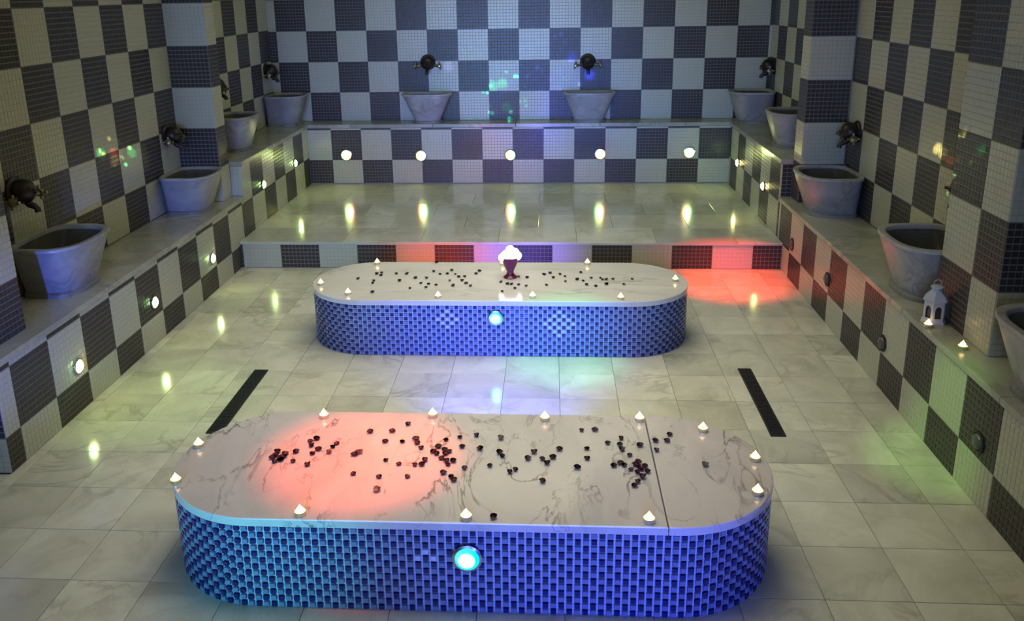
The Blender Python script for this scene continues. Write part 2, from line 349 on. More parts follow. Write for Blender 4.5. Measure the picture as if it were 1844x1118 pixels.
# left wall: main part in front of the pillar, and the alcove behind it  (u runs towards the camera: -y)
BL, BR, BB = 1.78, 1.74, 2.68  # heights of left bench, right bench, rear ledge
def wall_tiles(parent, X, facing, y0, y1, yph, z0, z1, zph, dark):
    """side wall sheets; the dark rule gets the joint index along +y and the row counted downwards from zph"""
    if facing > 0:   # faces +x: u = -y so that u x v = +x ... (-y) x z = -x ; y x z = +x
        tiles(parent, (X, 0, 0), (0, 1, 0), (0, 0, 1), y0, y1, yph, z0, z1, zph, lambda k, r: dark(k, -r-1))
    else:
        tiles(parent, (X, 0, 0), (0, -1, 0), (0, 0, 1), -y1, -y0, -yph, z0, z1, zph, lambda k, r: dark(-k-1, -r-1))
wall_tiles(wl, XL, 1, -16.4, -7.8, -7.799, BL, TOPV, 6.647, lambda a, r: (a+r) % 2 == 1)
wall_tiles(wl, XL, 1, -7.2, 0.0, 0.0, BB, TOPV, 5.68, lambda a, r: (a+r+1) % 2 == 0)
wall_tiles(wr, XR, -1, -15.3, -7.85, -7.848, BR, TOPV, 6.66, lambda a, r: (a+r) % 2 == 0)
wall_tiles(wr, XR, -1, -7.2, 0.0, -0.82, BB, TOPV, 5.66, lambda a, r: (a+r+1) % 2 == 0)
wall_tiles(wr, XR, -1, -22.0, -17.06, -7.848, BR, TOPV, 6.66, lambda a, r: (a+r) % 2 == 0)
# ---- marble floor tiles
def slab_mesh(wx, wy, th, bev=0.0012):
    bm = bmesh.new(); add_box(bm, -wx/2, wx/2, -wy/2, wy/2, -th, 0, 0, bev); return mesh_from(bm, 'marble_tile')
FT = {}
def marble_tiles(parent, x0, x1, xph, y0, y1, yph, z, mat, tag_, px=1.0, py=1.0, brick=False):
    for j in range(math.floor((y0-yph)/py), math.ceil((y1-yph)/py)):
        b0 = max(y0, yph+j*py); b1 = min(y1, yph+(j+1)*py)
        if b1-b0 < 0.03: continue
        sh = xph + (0.5*px if (brick and j % 2) else 0)
        for i in range(math.floor((x0-sh)/px), math.ceil((x1-sh)/px)):
            a0 = max(x0, sh+i*px); a1 = min(x1, sh+(i+1)*px)
            if a1-a0 < 0.03: continue
            key = (tag_, round((a1-a0)*T, 3), round((b1-b0)*T, 3))
            if key not in FT:
                FT[key] = slab_mesh(key[1]-0.0022, key[2]-0.0022, 0.012); FT[key].materials.append(mat)
            zz = z*T + random.uniform(-0.0004, 0.0004)
            link('marble_tile', FT[key], parent, Matrix.Translation(Vector(((a0+a1)/2*T, (b0+b1)/2*T, zz))))
marble_tiles(fl, RL-0.02, RR+0.02, 0.2, -22.05, YP, -20.05, 0.0, M_floor, 'f')
marble_tiles(fl, XL+0.01, RL-0.02, 0.2, -22.05, -17.75, -20.05, 0.0, M_floor, 'f')
wall_tiles(wl, XL, 1, -21.0, -17.74, -7.799, 0.01, TOPV, 6.647, lambda a, r: (a+r) % 2 == 1)
# ---- pillars (pilasters) on the walls
def pillar(x0, x1, y0, y1, z0, zph, front_dark, side, label, side_cols):
    p = structure(box_obj('pillar', x0+(g if side < 0 else 0), x1-(g if side > 0 else 0), y0+g, y1, z0, CEIL, M_base), label)
    tiles(p, (0, y0, 0), (1, 0, 0), (0, 0, 1), x0, x1, x0, z0, TOPV, zph, lambda k, r: front_dark(-r-1))
    X = x1 if side > 0 else x0
    wall_tiles(p, X, side, y0, y1, side_cols[0], z0, TOPV, zph, side_cols[1])
    return p
pillar(XL, -7.26, -7.82, -7.22, BL, 6.647, lambda r: r % 2 == 1, 1, 'checkered square pillar on the left wall beside the rear alcove', (-8.0, lambda a, r: r % 2 == 1))
pillar(7.05, XR, -7.85, -7.22, BR, 6.69, lambda r: r % 2 == 0, -1, 'checkered square pillar on the right wall beside the rear alcove', (-8.0, lambda a, r: r % 2 == 0))
pillar(7.19, XR, -17.05, -15.27, BR, 6.70, lambda r: r % 2 == 1, -1, 'wide pillar on the right wall behind the white lantern', (-15.27-1.03, lambda a, r: (r + (0 if a >= 0 else 1)) % 2 == 0))
pillar(XL, -7.26, -17.72, -16.40, BL, 6.647, lambda r: r % 2 == 1, 1, 'pillar cut by the left edge of the view beside the nearest left basin', (-17.4, lambda a, r: (r+a) % 2 == 0))

# ---- benches, ledges and the platform
def bench(label, name='tiled_bench', loc=(0, 0, 0)):
    return root(name, label, 'bench', V(*loc))
def slabs_y(parent, x0, x1, y0, y1, top, mat, pitch, th=0.11):
    n = max(1, round(abs(y1-y0)/pitch)); L = (y1-y0)/n
    for i in range(n):
        box_obj('marble_slab', x0, x1, y0+i*L+0.004, y0+(i+1)*L-0.004, top-th, top, mat, parent, 0.004)
lb = bench('marble topped checkered bench along the left wall, three spotlights lit in its front', loc=(-7.6, -12.5, 0))
box_obj('core', XL+0.0, RL-g, -17.7, -7.22, 0.0, BL-0.11, M_base, lb)
slabs_y(lb, XL+0.02, RL+0.05, -17.72, -7.22, BL, M_bench, 3.4)
wall_tiles(lb, RL, 1, -17.72, -7.22, -8.358, 0.0, BL-0.11, 0.569, lambda a, r: (a+r) % 2 == 0)
tiles(lb, (0, -17.72, 0), (1, 0, 0), (0, 0, 1), XL, RL, RL-1, 0.0, BL-0.11, 0.569, lambda k, r: (k+r) % 2 == 0)
rb = bench('marble topped checkered bench along the right wall with the white lantern on it', loc=(7.4, -14, 0))
box_obj('core', RR+g, XR, -21.9, -7.22, 0.0, BR-0.10, M_base, rb)
slabs_y(rb, RR-0.05, XR-0.02, -22.0, -7.22, BR, M_bench, 3.6, 0.10)
wall_tiles(rb, RR, -1, -22.0, -7.22, -8.356, 0.0, BR-0.10, 0.634, lambda a, r: (a+r) % 2 == 1)
bl = bench('raised marble ledge across the far wall with five glowing spotlights below it', 'raised_ledge', (0, -0.4, 0))
YB = -0.83
box_obj('core', XL, XR, YB+g, 0.0, 0.0, BB-0.11, M_base, bl)
n = 6; W = (XR-XL-0.04)/n
for i in range(n): box_obj('marble_slab', XL+0.02+i*W+0.004, XL+0.02+(i+1)*W-0.004, YB-0.002, -0.005, BB-0.12, BB, M_bench, bl, 0.004)
tiles(bl, (0, YB, 0), (1, 0, 0), (0, 0, 1), RL, RR, -0.1936, 0.72, BB-0.12, 1.5, lambda k, r: (k+r) % 2 == 0)
def side_ledge(label, x0, x1, xf, side, yph, dark, end_dark):
    b = bench(label, 'raised_ledge', ((x0+x1)/2, -4, 0))
    box_obj('core', x0+(g if side < 0 else 0), x1-(g if side > 0 else 0), -7.2+g, YB-0.004, 0.0, BB-0.12, M_base, b)
    lo = x0-(0.05 if side < 0 else -0.02); hi = x1+(0.05 if side > 0 else -0.02)
    for i in range(3):
        L = (YB-0.004+7.2)/3
        box_obj('marble_slab', lo, hi, -7.2+i*L+0.004, -7.2+(i+1)*L-0.004, BB-0.12, BB, M_bench, b, 0.004)
    wall_tiles(b, xf, side, -7.2, YB-0.004, yph, 0.66, BB-0.12, 1.58, dark)
    e0, e1 = (max(x0, -7.26), x1) if side > 0 else (x0, 7.05)
    tiles(b, (0, -7.2, 0), (1, 0, 0), (0, 0, 1), e0, e1, e0, (BL if side > 0 else BR), BB-0.12, 1.6, lambda k, r: end_dark)
    return b
side_ledge('raised marble ledge on the left of the rear alcove behind the left pillar', XL, RL, RL, 1, -0.5, lambda a, r: (a+r) % 2 == 1, False)
side_ledge('raised marble ledge on the right of the rear alcove behind the right pillar', RR, XR, RR, -1, -2.05, lambda a, r: (a+r) % 2 == 0, True)
pf = root('platform', 'low marble platform in the rear alcove reflecting the five spotlights', 'platform', V(0, -4.3, 0))
box_obj('core', RL+0.01, RR-0.01, YP+g, YB-0.02, 0.0, 0.62, M_base, pf)
marble_tiles(pf, RL+0.01, RR-0.01, -0.3, YP-0.05, YB-0.01, YP-0.05, 0.70, M_plat, 'p', 2.0, 1.385, True)
box_obj('step_nosing', RL+0.01, RR-0.01, YP-0.045, YP+0.3, 0.625, 0.658, M_plat, pf, 0.003)
tiles(pf, (0, YP, 0), (1, 0, 0), (0, 0, 1), RL+0.01, RR-0.01, 0.0839, 0.0, 0.625, -0.3, lambda k, r: k % 2 == 0)

# ------------------------------------------------------------------ the two massage slabs (gobek tasi)
def stadium(s, half, R):
    """point and outward normal at arc length s (T units), starting at the front left corner going right"""
    P = 4*half + 2*PI*R; s %= P
    if s < 2*half: return (-half+s, -R, 0, -1)
    s -= 2*half
    if s < PI*R: a = -PI/2 + s/R; return (half+R*math.cos(a), R*math.sin(a), math.cos(a), math.sin(a))
    s -= PI*R
    if s < 2*half: return (half-s, R, 0, 1)
    s -= 2*half
    a = PI/2 + s/R; return (-half+R*math.cos(a), R*math.sin(a), math.cos(a), math.sin(a))
def tess_mesh(wm, hm, dk=0.004):
    bm = bmesh.new(); e = 0.0012
    a = [bm.verts.new(q) for q in ((-wm/2,-hm/2,-0.002),(wm/2,-hm/2,-0.002),(wm/2,hm/2,-0.002),(-wm/2,hm/2,-0.002))]
    b = [bm.verts.new(q) for q in ((-wm/2+e,-hm/2+e,dk),(wm/2-e,-hm/2+e,dk),(wm/2-e,hm/2-e,dk),(-wm/2+e,hm/2-e,dk))]
    bm.faces.new(b)
    for k in range(4): bm.faces.new((a[k], a[(k+1) % 4], b[(k+1) % 4], b[k]))
    return mesh_from(bm, 'mosaic_piece')
def massage_slab(label, cx, cy, half, R, H, top_mat, singles, seam, glints):
    P = 4*half + 2*PI*R
    r = root('massage_slab', label, 'slab', V(cx, cy, 0))
    N = 96
    ss = [P*i/N for i in range(N)]
    # body
    bm = bmesh.new(); lo = []; hi = []
    for s in [P*i/160 for i in range(160)]:
        x, y, nx, ny = stadium(s, half, R)
        lo.append(bm.verts.new(((x-nx*0.02)*T, (y-ny*0.02)*T, 0))); hi.append(bm.verts.new(((x-nx*0.02)*T, (y-ny*0.02)*T, (H-0.10)*T)))
    for i in range(160):
        j = (i+1) % 160; bm.faces.new((lo[i], lo[j], hi[j], hi[i]))
    bm.faces.new(hi)
    me = mesh_from(bm, 'body'); me.materials.append(M_sgrout); link('body', me, r, Matrix.Translation(V(cx, cy, 0)))
    # marble top, one or two pieces
    cuts = [(-99, 99)] if seam is None else [(-99, seam-0.006), (seam+0.006, 99)]
    for c0, c1 in cuts:
        pts = []
        for s in [P*i/240 for i in range(240)]:
            x, y, nx, ny = stadium(s, half, R); x += nx*0.02; y += ny*0.02
            if c0 < x < c1: pts.append((x, y))
            elif seam is not None:
                pts.append((min(max(x, c0), c1), math.copysign(R+0.02, y))) if abs(x-(c1 if x > c1 else c0)) < 0.08 else None
        pts = [p for p in pts if p]
        mx_, my_ = sum(p[0] for p in pts)/len(pts), sum(p[1] for p in pts)/len(pts)
        pts.sort(key=lambda p: math.atan2(p[1]-my_, p[0]-mx_))
        bm = bmesh.new(); f = bm.faces.new([bm.verts.new(((x)*T, (y)*T, (H-0.10)*T)) for x, y in pts])
        ex = bmesh.ops.extrude_face_region(bm, geom=[f]); tv = [v for v in ex['geom'] if isinstance(v, bmesh.types.BMVert)]
        bmesh.ops.translate(bm, verts=tv, vec=(0, 0, 0.10*T))
        bmesh.ops.recalc_face_normals(bm, faces=bm.faces[:])
        tope = [e for e in bm.edges if all(abs(v.co.z-H*T) < 1e-5 for v in e.verts)]
        bmesh.ops.bevel(bm, geom=tope, offset=0.004, segments=2, affect='EDGES', profile=0.5)
        me = mesh_from(bm, 'marble_top'); me.materials.append(top_mat); link('marble_top', me, r, Matrix.Translation(V(cx, cy, 0)))
    # tesserae
    ncol = round(P*T/0.0268/2)*2; nrow = 13; hh = (H-0.10)*T/nrow; ww = P*T/ncol
    items = []
    for c in range(ncol):
        x, y, nx, ny = stadium((c+0.5)*P/ncol, half, R)
        for q in range(nrow):
            pos = Vector(((cx+x)*T, (cy+y)*T, (q+0.5)*hh)); items.append((c, q, pos, nx, ny))
    camp = co.matrix_world.translation
    def matrix(it):
        c, q, pos, nx, ny = it; nrm = Vector((nx, ny, 0)); u = Vector((-ny, nx, 0)); v = Vector((0, 0, 1))
        u = v.cross(nrm)
        return Matrix.Translation(pos) @ Matrix((u, v, nrm)).transposed().to_4x4()
    def is_near(it): return it[4] < -0.2
    order = sorted([it for it in items if is_near(it)], key=lambda it: (it[2]-camp).length)
    chosen = {(it[0], it[1]) for it in order[:singles]}
    pm = {}
    for nm, mt in (('navy', M_navy), ('blue', M_blue), ('glint', M_glint)):
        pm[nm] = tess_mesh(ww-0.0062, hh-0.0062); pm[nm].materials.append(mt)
    bm = bmesh.new(); e = 0.0012
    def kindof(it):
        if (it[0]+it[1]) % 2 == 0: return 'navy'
        return 'glint' if (it[0], it[1]) in glints else 'blue'
    idx = {'navy': 0, 'blue': 1, 'glint': 2}
    for it in items:
        k = kindof(it); M = matrix(it)
        if (it[0], it[1]) in chosen:
            link('mosaic_piece', pm[k], r, M)
        else:
            src = pm[k]; M2 = Matrix.Translation(-V(cx, cy, 0)) @ M
            vs = [bm.verts.new(M2 @ v.co) for v in src.vertices]
            for p in src.polygons:
                f = bm.faces.new([vs[i] for i in p.vertices]); f.material_index = idx[k]
    me = mesh_from(bm, 'mosaic_facing')
    for m in (M_navy, M_blue, M_glint): me.materials.append(m)
    o = link('mosaic_facing', me, r, Matrix.Translation(V(cx, cy, 0))); o['kind'] = 'stuff'
    return r, ncol
HN, HF = 1.18, 1.14
def diamond(c0, q0, s): return {(c0+i, q0+j) for i in range(-s, s+1) for j in range(-s, s+1) if abs(i)+abs(j) <= s}
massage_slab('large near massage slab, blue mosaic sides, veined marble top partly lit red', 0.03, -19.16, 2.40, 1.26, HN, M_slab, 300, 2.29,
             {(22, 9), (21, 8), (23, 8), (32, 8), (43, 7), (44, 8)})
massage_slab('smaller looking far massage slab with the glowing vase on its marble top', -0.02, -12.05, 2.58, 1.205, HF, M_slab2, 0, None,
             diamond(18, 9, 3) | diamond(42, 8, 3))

# ------------------------------------------------------------------ marble basins (kurna)
def basin_mesh(a, d, h, w=0.55):
    """returns body, foot, rim meshes; local x along the wall, local -y towards the room, back at y=0"""
    N = 48
    def outline(sx, sy, y_in=0.0):
        pts = []
        for i in range(N):
            t = 2*PI*i/N; c, s = math.cos(t), math.sin(t); nf = 2.6 if s < 0 else 6.0
            x = math.copysign(abs(c)**(2/3.0), c); y = math.copysign(abs(s)**(2/nf), s)
            pts.append((x*a*sx, -d/2*sy - y_in + y*d/2*sy))
        return pts
    def loft(rings, cap0, cap1):
        bm = bmesh.new(); rr = []
        for (sx, sy, yi, z) in rings: rr.append([bm.verts.new((x*T, y*T, z*T)) for x, y in outline(sx, sy, yi)])
        for p, q in zip(rr, rr[1:]):
            for i in range(N): bm.faces.new((p[i], p[(i+1) % N], q[(i+1) % N], q[i]))
        if cap0: bm.faces.new(rr[0][::-1])
        if cap1: bm.faces.new(rr[-1])
        return bm
    body = loft([(w, 0.76, 0.03, 0.09*h), (w+0.01, 0.77, 0.03, 0.12*h), (w+(0.95-w)*0.31, 0.83, 0.025, 0.35*h), (w+(0.95-w)*0.62, 0.90, 0.02, 0.62*h), (w+(0.95-w)*0.9, 0.96, 0.015, 0.86*h), (0.95, 0.975, 0.012, 0.93*h),
                 (0.93, 0.965, 0.02, 0.935*h), (0.84, 0.86, 0.07, 0.93*h), (0.76, 0.80, 0.09, 0.7*h), (0.60, 0.68, 0.12, 0.42*h), (0.42, 0.5, 0.2, 0.30*h), (0.1, 0.12, 0.4, 0.27*h)], True, True)
    foot = loft([(w+0.06, 0.81, 0.02, 0), (w+0.06, 0.81, 0.02, 0.06*h), (w+0.01, 0.77, 0.03, 0.09*h)], True, True)
    rim = loft([(0.95, 0.975, 0.012, 0.93*h), (1.0, 1.0, 0.0, 0.945*h), (1.0, 1.0, 0.0, 0.985*h), (0.985, 0.99, 0.005, h), (0.87, 0.885, 0.06, h), (0.85, 0.87, 0.065, 0.985*h), (0.84, 0.86, 0.07, 0.93*h)], False, False)
    out = []
    for bm, nm, mt in ((body, 'bowl', M_bowl), (foot, 'foot', M_foot), (rim, 'rim', M_bowl)):
        me = mesh_from(bm, nm); me.materials.append(mt); smooth(me, 50); out.append(me)
        if nm == 'bowl':
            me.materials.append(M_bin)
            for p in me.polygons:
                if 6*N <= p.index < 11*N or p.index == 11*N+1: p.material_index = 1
    return out
def basin(label, x, y, z, rz, a, d, h, w=0.66):
    r = root('wash_basin', label, 'basin', V(x, y, z), rz, 'marble wash basins')
    b, f, m = basin_mesh(a, d, h, w)
    W = world_of(r)
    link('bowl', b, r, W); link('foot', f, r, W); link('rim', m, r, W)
    return r
off = 0.012
L_, R_, B_ = PI/2, -PI/2, 0.0          # local -y (room side) -> +x on the left wall, -x on the right, -y on the back wall
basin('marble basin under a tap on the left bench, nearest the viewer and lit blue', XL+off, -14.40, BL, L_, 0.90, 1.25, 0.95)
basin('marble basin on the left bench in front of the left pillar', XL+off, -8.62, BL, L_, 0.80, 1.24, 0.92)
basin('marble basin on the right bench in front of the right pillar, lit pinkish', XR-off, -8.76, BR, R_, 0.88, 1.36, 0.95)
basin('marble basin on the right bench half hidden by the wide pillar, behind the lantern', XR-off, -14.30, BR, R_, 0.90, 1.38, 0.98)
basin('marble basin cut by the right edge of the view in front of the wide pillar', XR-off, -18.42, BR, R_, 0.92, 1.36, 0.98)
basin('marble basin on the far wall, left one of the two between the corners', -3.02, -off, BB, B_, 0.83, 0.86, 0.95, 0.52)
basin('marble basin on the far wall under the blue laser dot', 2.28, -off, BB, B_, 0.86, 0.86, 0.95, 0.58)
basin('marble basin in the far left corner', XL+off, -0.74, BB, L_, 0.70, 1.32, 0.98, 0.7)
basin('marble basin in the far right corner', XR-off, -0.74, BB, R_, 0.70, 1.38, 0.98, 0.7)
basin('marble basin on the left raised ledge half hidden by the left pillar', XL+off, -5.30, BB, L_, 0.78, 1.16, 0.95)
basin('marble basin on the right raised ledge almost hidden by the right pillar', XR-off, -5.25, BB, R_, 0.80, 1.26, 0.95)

# ------------------------------------------------------------------ bronze wall taps
def make_faucet():
    """local -y into the room, z up, wall at y=0"""
    parts = []
    RX = Matrix.Rotation(PI/2, 4, 'X')           # lathe axis z -> -y
    bm = bmesh.new(); lathe(bm, [(0.066, 0), (0.066, 0.008), (0.056, 0.016), (0.050, 0.018)], 28, 0, M=RX); parts.append(('backplate', bm, M_bronze))
    bm = bmesh.new(); lathe(bm, [(0.050, 0.016), (0.056, 0.03), (0.057, 0.05), (0.050, 0.072), (0.034, 0.088), (0.014, 0.095), (0.010, 0.104), (0.004, 0.110)], 24, 0, True, True, M=RX); parts.append(('boss', bm, M_bronze))
    bm = bmesh.new(); tube(bm, [(0, -0.05, -0.045), (0, -0.065, -0.062), (0, -0.085, -0.070), (0, -0.097, -0.080), (0, -0.100, -0.096)], [0.017, 0.016, 0.014, 0.013, 0.015], 12); parts.append(('spout', bm, M_bronze))
    for s in (-1, 1):
        bm = bmesh.new()
        tube(bm, [(s*0.045, -0.035, -0.02), (s*0.072, -0.045, -0.028), (s*0.094, -0.055, -0.032)], [0.011, 0.010, 0.011], 10)
        M = Matrix.Translation((s*0.094, -0.055, -0.032)) @ Matrix.Rotation(s*PI/2.4, 4, 'Y')
        lathe(bm, [(0.010, 0), (0.020, 0.004), (0.022, 0.016), (0.012, 0.024)], 12, 0, M=M)
        for q in range(4):
            an = q*PI/2
            p0 = M @ Vector((0.016*math.cos(an), 0.016*math.sin(an), 0.012)); p1 = M @ Vector((0.034*math.cos(an), 0.034*math.sin(an), 0.014))
            tube(bm, [p0, p1], [0.006, 0.008], 8)
        parts.append(('tap_handle', bm, M_brass))
    out = []
    for nm, bm, mt in parts:
        me = mesh_from(bm, nm); me.materials.append(mt); smooth(me, 45); out.append((nm, me))
    return out
FA = make_faucet(); fa0 = None
def faucet(label, x, y, z, rz):
    global fa0
    M = Matrix.Translation(V(x, y, z)) @ Matrix.Rotation(rz, 4, 'Z') @ Matrix.Scale(1.15, 4)
    if fa0 is None:
        fa0 = root('wall_tap', label, 'tap', None, group='bronze wall taps', M=M)
        for nm, me in FA: link(nm, me, fa0, M)
        return fa0
    c = copy_tree(fa0); c.matrix_basis = M; c['label'] = label; return c
o2 = 0.010
faucet('dark bronze tap above the nearest basin on the left wall', XL+o2, -14.60, 3.60, L_)
faucet('dark bronze tap on the left wall beside the left pillar', XL+o2, -8.45, 3.58, L_)
faucet('dark bronze tap on the right wall beside the right pillar', XR-o2, -8.52, 3.58, R_)
faucet('dark bronze tap on the right wall, hidden partly behind the wide pillar', XR-o2, -14.30, 3.58, R_)
faucet('bronze tap on the far wall, left one of the two between the corners', -3.0, -o2, 4.60, B_)
faucet('bronze tap on the far wall with a blue laser dot below it', 2.24, -o2, 4.57, B_)
faucet('bronze tap in the far left corner', XL+o2, -0.62, 4.42, L_)
faucet('bronze tap in the far right corner', XR-o2, -0.55, 4.40, R_)
faucet('bronze tap over the basin behind the left pillar', XL+o2, -5.3, 4.42, L_)
faucet('bronze tap over the basin behind the right pillar', XR-o2, -5.25, 4.42, R_)

# ------------------------------------------------------------------ recessed spotlights
def spotlight(label, P, nrm, mat, lit=True, group='recessed spotlights', rr=0.036):
    n = Vector(nrm); v = Vector((0, 0, 1)); u = v.cross(n)
    M = Matrix.Translation(P) @ Matrix((u, v, n)).transposed().to_4x4()
    r = root('spotlight', label, 'light', None, group=group, M=M)
    bm = bmesh.new(); lathe(bm, [(rr*1.28, 0.001), (rr*1.26, 0.006), (rr*1.05, 0.009), (rr*0.98, 0.006), (rr*0.96, 0.002)], 28, 0, True, False)
    me = mesh_from(bm, 'ring'); me.materials.append(M_chrome if lit else M_bronze); smooth(me, 40); link('ring', me, r, M)
    k = rr/0.036
    bm = bmesh.new(); lathe(bm, [(0.0345*k, 0.004), (0.033*k, 0.010), (0.028*k, 0.016), (0.020*k, 0.020), (0.010*k, 0.0225), (0.002*k, 0.023)], 24, 0, False, True)
    me = mesh_from(bm, 'lens'); me.materials.append(mat); smooth(me, 60); link('lens', me, r, M)
    return r
e_ = 0.003
names5 = ['first of the five lit spotlights under the far ledge, counted from the left', 'second of the five lit spotlights under the far ledge, counted from the left',
          'middle one of the five lit spotlights under the far ledge', 'fourth of the five lit spotlights under the far ledge, counted from the left', 'last of the five lit spotlights under the far ledge, counted from the left']
for (x, z), nm, m in zip([(-5.72, 1.67), (-3.23, 1.64), (-0.28, 1.65), (2.65, 1.67), (5.51, 1.70)], names5, [M_lens_go, M_lens_og, M_lens_og, M_lens_go, M_lens_og]):
    spotlight(nm, V(x, YB, z)+Vector((0, -e_, 0)), (0, -1, 0), m, group='spotlights under the far ledge', rr=0.046)
for y, z, nm in [(-2.52, 1.73, 'lit spotlight in the left alcove riser next to the far corner'), (-5.61, 1.73, 'lit spotlight in the left alcove riser, the one nearer the step'),
                 (-9.63, 0.83, 'lit spotlight in the left bench front nearest the platform step'), (-12.73, 0.87, 'lit spotlight in the left bench front, middle one of three'),
                 (-15.66, 0.80, 'lit spotlight in the left bench front nearest the viewer')]:
    spotlight(nm, V(RL, y, z)+Vector((e_, 0, 0)), (1, 0, 0), M_lens_soft, rr=0.032)
for y, z, nm in [(-2.22, 1.63, 'lit spotlight in the right alcove riser next to the far corner'), (-5.52, 1.63, 'lit spotlight in the right alcove riser, the one nearer the step')]:
    spotlight(nm, V(RR, y, z)+Vector((-e_, 0, 0)), (-1, 0, 0), M_lens_soft, rr=0.032)
for y, z, nm in [(-8.59, 0.90, 'unlit spotlight in the right bench front nearest the platform step'), (-11.3, 0.94, 'unlit spotlight in the right bench front, second from the step'),
                 (-14.44, 0.84, 'unlit spotlight in the right bench front below the lantern'), (-17.91, 0.88, 'unlit spotlight in the right bench front nearest the viewer')]:
    spotlight(nm, V(RR, y, z)+Vector((-e_, 0, 0)), (-1, 0, 0), M_off, False)
spotlight('cyan spotlight in the front of the near slab', V(0.11, -20.42, 0.74)+Vector((0, -0.008, 0)), (0, -1, 0), M_lens_cyan, group='cyan slab spotlights', rr=0.04)
spotlight('cyan spotlight in the front of the far slab', V(-0.01, -13.255, 0.80)+Vector((0, -0.008, 0)), (0, -1, 0), M_lens_cyan, group='cyan slab spotlights', rr=0.036)

# ------------------------------------------------------------------ tealights
def make_tealight():
    r = root('tealight', 'x', 'candle', V(0, 0, 0), group='tealights')
    bm = bmesh.new(); lathe(bm, [(0.0185, 0), (0.0195, 0.002), (0.0195, 0.0165), (0.0188, 0.0165), (0.0186, 0.010)], 20, 0, True, False)
    me = mesh_from(bm, 'cup'); me.materials.append(M_alu); smooth(me); link('cup', me, r)
    bm = bmesh.new(); lathe(bm, [(0.0184, 0.006), (0.0184, 0.013), (0.012, 0.0135), (0.004, 0.0130)], 20, 0, True, True)
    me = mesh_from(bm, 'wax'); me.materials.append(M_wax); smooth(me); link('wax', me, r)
    bm = bmesh.new(); tube(bm, [(0, 0, 0.013), (0, 0, 0.018), (0.001, 0, 0.021)], 0.0011, 6)
    me = mesh_from(bm, 'wick'); me.materials.append(M_wick); link('wick', me, r)
    bm = bmesh.new(); lathe(bm, [(0.002, 0.0150), (0.0095, 0.0175), (0.0125, 0.021), (0.0105, 0.026), (0.0065, 0.031), (0.003, 0.036), (0.0004, 0.041)], 14, 0, True, True)
    me = mesh_from(bm, 'flame'); me.materials.append(M_flame); smooth(me); link('flame', me, r)
    return r
tl0 = make_tealight(); first = True
def tealight(x, y, z, label):
    global first
    o = tl0 if first else copy_tree(tl0); first = False
    o.matrix_basis = Matrix.Translation(V(x, y, z)) @ Matrix.Rotation(random.uniform(0, 6), 4, 'Z'); o['label'] = label
CN = [((-3.52, -18.90), 'burning tealight on the near slab edge beside the left drain'), ((-3.46, -19.75), 'burning tealight on the outer left end of the near slab'),
      ((-2.086, -18.06), 'burning tealight on the near slab back edge, first from the left'), ((-0.584, -17.99), 'burning tealight on the near slab back edge behind the petal heap'),
      ((0.959, -18.04), 'burning tealight on the near slab back edge, right of the middle'), ((2.24, -18.02), 'burning tealight on the near slab back edge at the marble seam'),
      ((3.043, -18.28), 'burning tealight on the near slab where its back edge starts to curve right'), ((3.56, -19.0), 'burning tealight on the outer right end of the near slab, the farther of two'),
      ((3.42, -19.75), 'burning tealight on the outer right end of the near slab, the nearer of two'), ((2.116, -20.34), 'burning tealight on the near slab front edge at the marble seam'),
      ((0.102, -20.36), 'burning tealight on the near slab front edge above the cyan spotlight'), ((-1.77, -20.35), 'burning tealight on the near slab front edge, left of the cyan spotlight')]
for (x, y), nm in CN: tealight(x, y, HN, nm)
CF = [((-3.609, -12.39), 'burning tealight on the left end of the far slab'), ((-2.923, -12.944), 'burning tealight on the far slab front edge, first from the left'), ((-2.725, -11.00), 'burning tealight on the far slab back edge, left of the vase'),
      ((-1.128, -13.104), 'burning tealight on the far slab front edge, left of its cyan spotlight'), ((0.009, -11.03), 'burning tealight close behind the glowing vase'), ((0.692, -13.074), 'burning tealight on the far slab front edge, right of its cyan spotlight'),
      ((1.826, -10.97), 'burning tealight on the far slab back edge, right of the vase'), ((2.368, -13.12), 'burning tealight on the far slab front edge, first from the right'), ((3.545, -12.046), 'burning tealight on the right end of the far slab')]
for (x, y), nm in CF: tealight(x, y, HF, nm)
tealight(6.83, -15.93, BR, 'burning tealight beside the white lantern on the right bench')
tealight(6.967, -16.774, BR, 'burning tealight alone in front of the wide pillar on the right bench')

# ------------------------------------------------------------------ rose petals
def petal_mesh(seed, mat):
    rnd = random.Random(seed); bm = bmesh.new(); n = 9; c = bm.verts.new((0, 0, 0.0012)); r1 = []; r2 = []
    for i in range(n):
        t = 2*PI*i/n; rad = 0.0105*(1 + 0.18*math.cos(t) + rnd.uniform(-0.1, 0.1))
        r1.append(bm.verts.new((0.6*rad*math.cos(t), 0.5*rad*math.sin(t), 0.0018+rnd.uniform(0, 0.001))))
        r2.append(bm.verts.new((rad*math.cos(t), 0.85*rad*math.sin(t), 0.0045+0.004*abs(math.sin(t))+rnd.uniform(-0.001, 0.0015))))
    for i in range(n):
        j = (i+1) % n; bm.faces.new((c, r1[i], r1[j])); bm.faces.new((r1[i], r2[i], r2[j], r1[j]))
    ex = bmesh.ops.solidify(bm, geom=bm.faces[:], thickness=0.0008)
    me = mesh_from(bm, 'rose_petal'); me.materials.append(mat); smooth(me, 80); return me
PM = [petal_mesh(i, M_petal) for i in range(4)]; PM2 = [petal_mesh(10+i, M_petal2) for i in range(3)]; PM3 = petal_mesh(20, M_petal3)
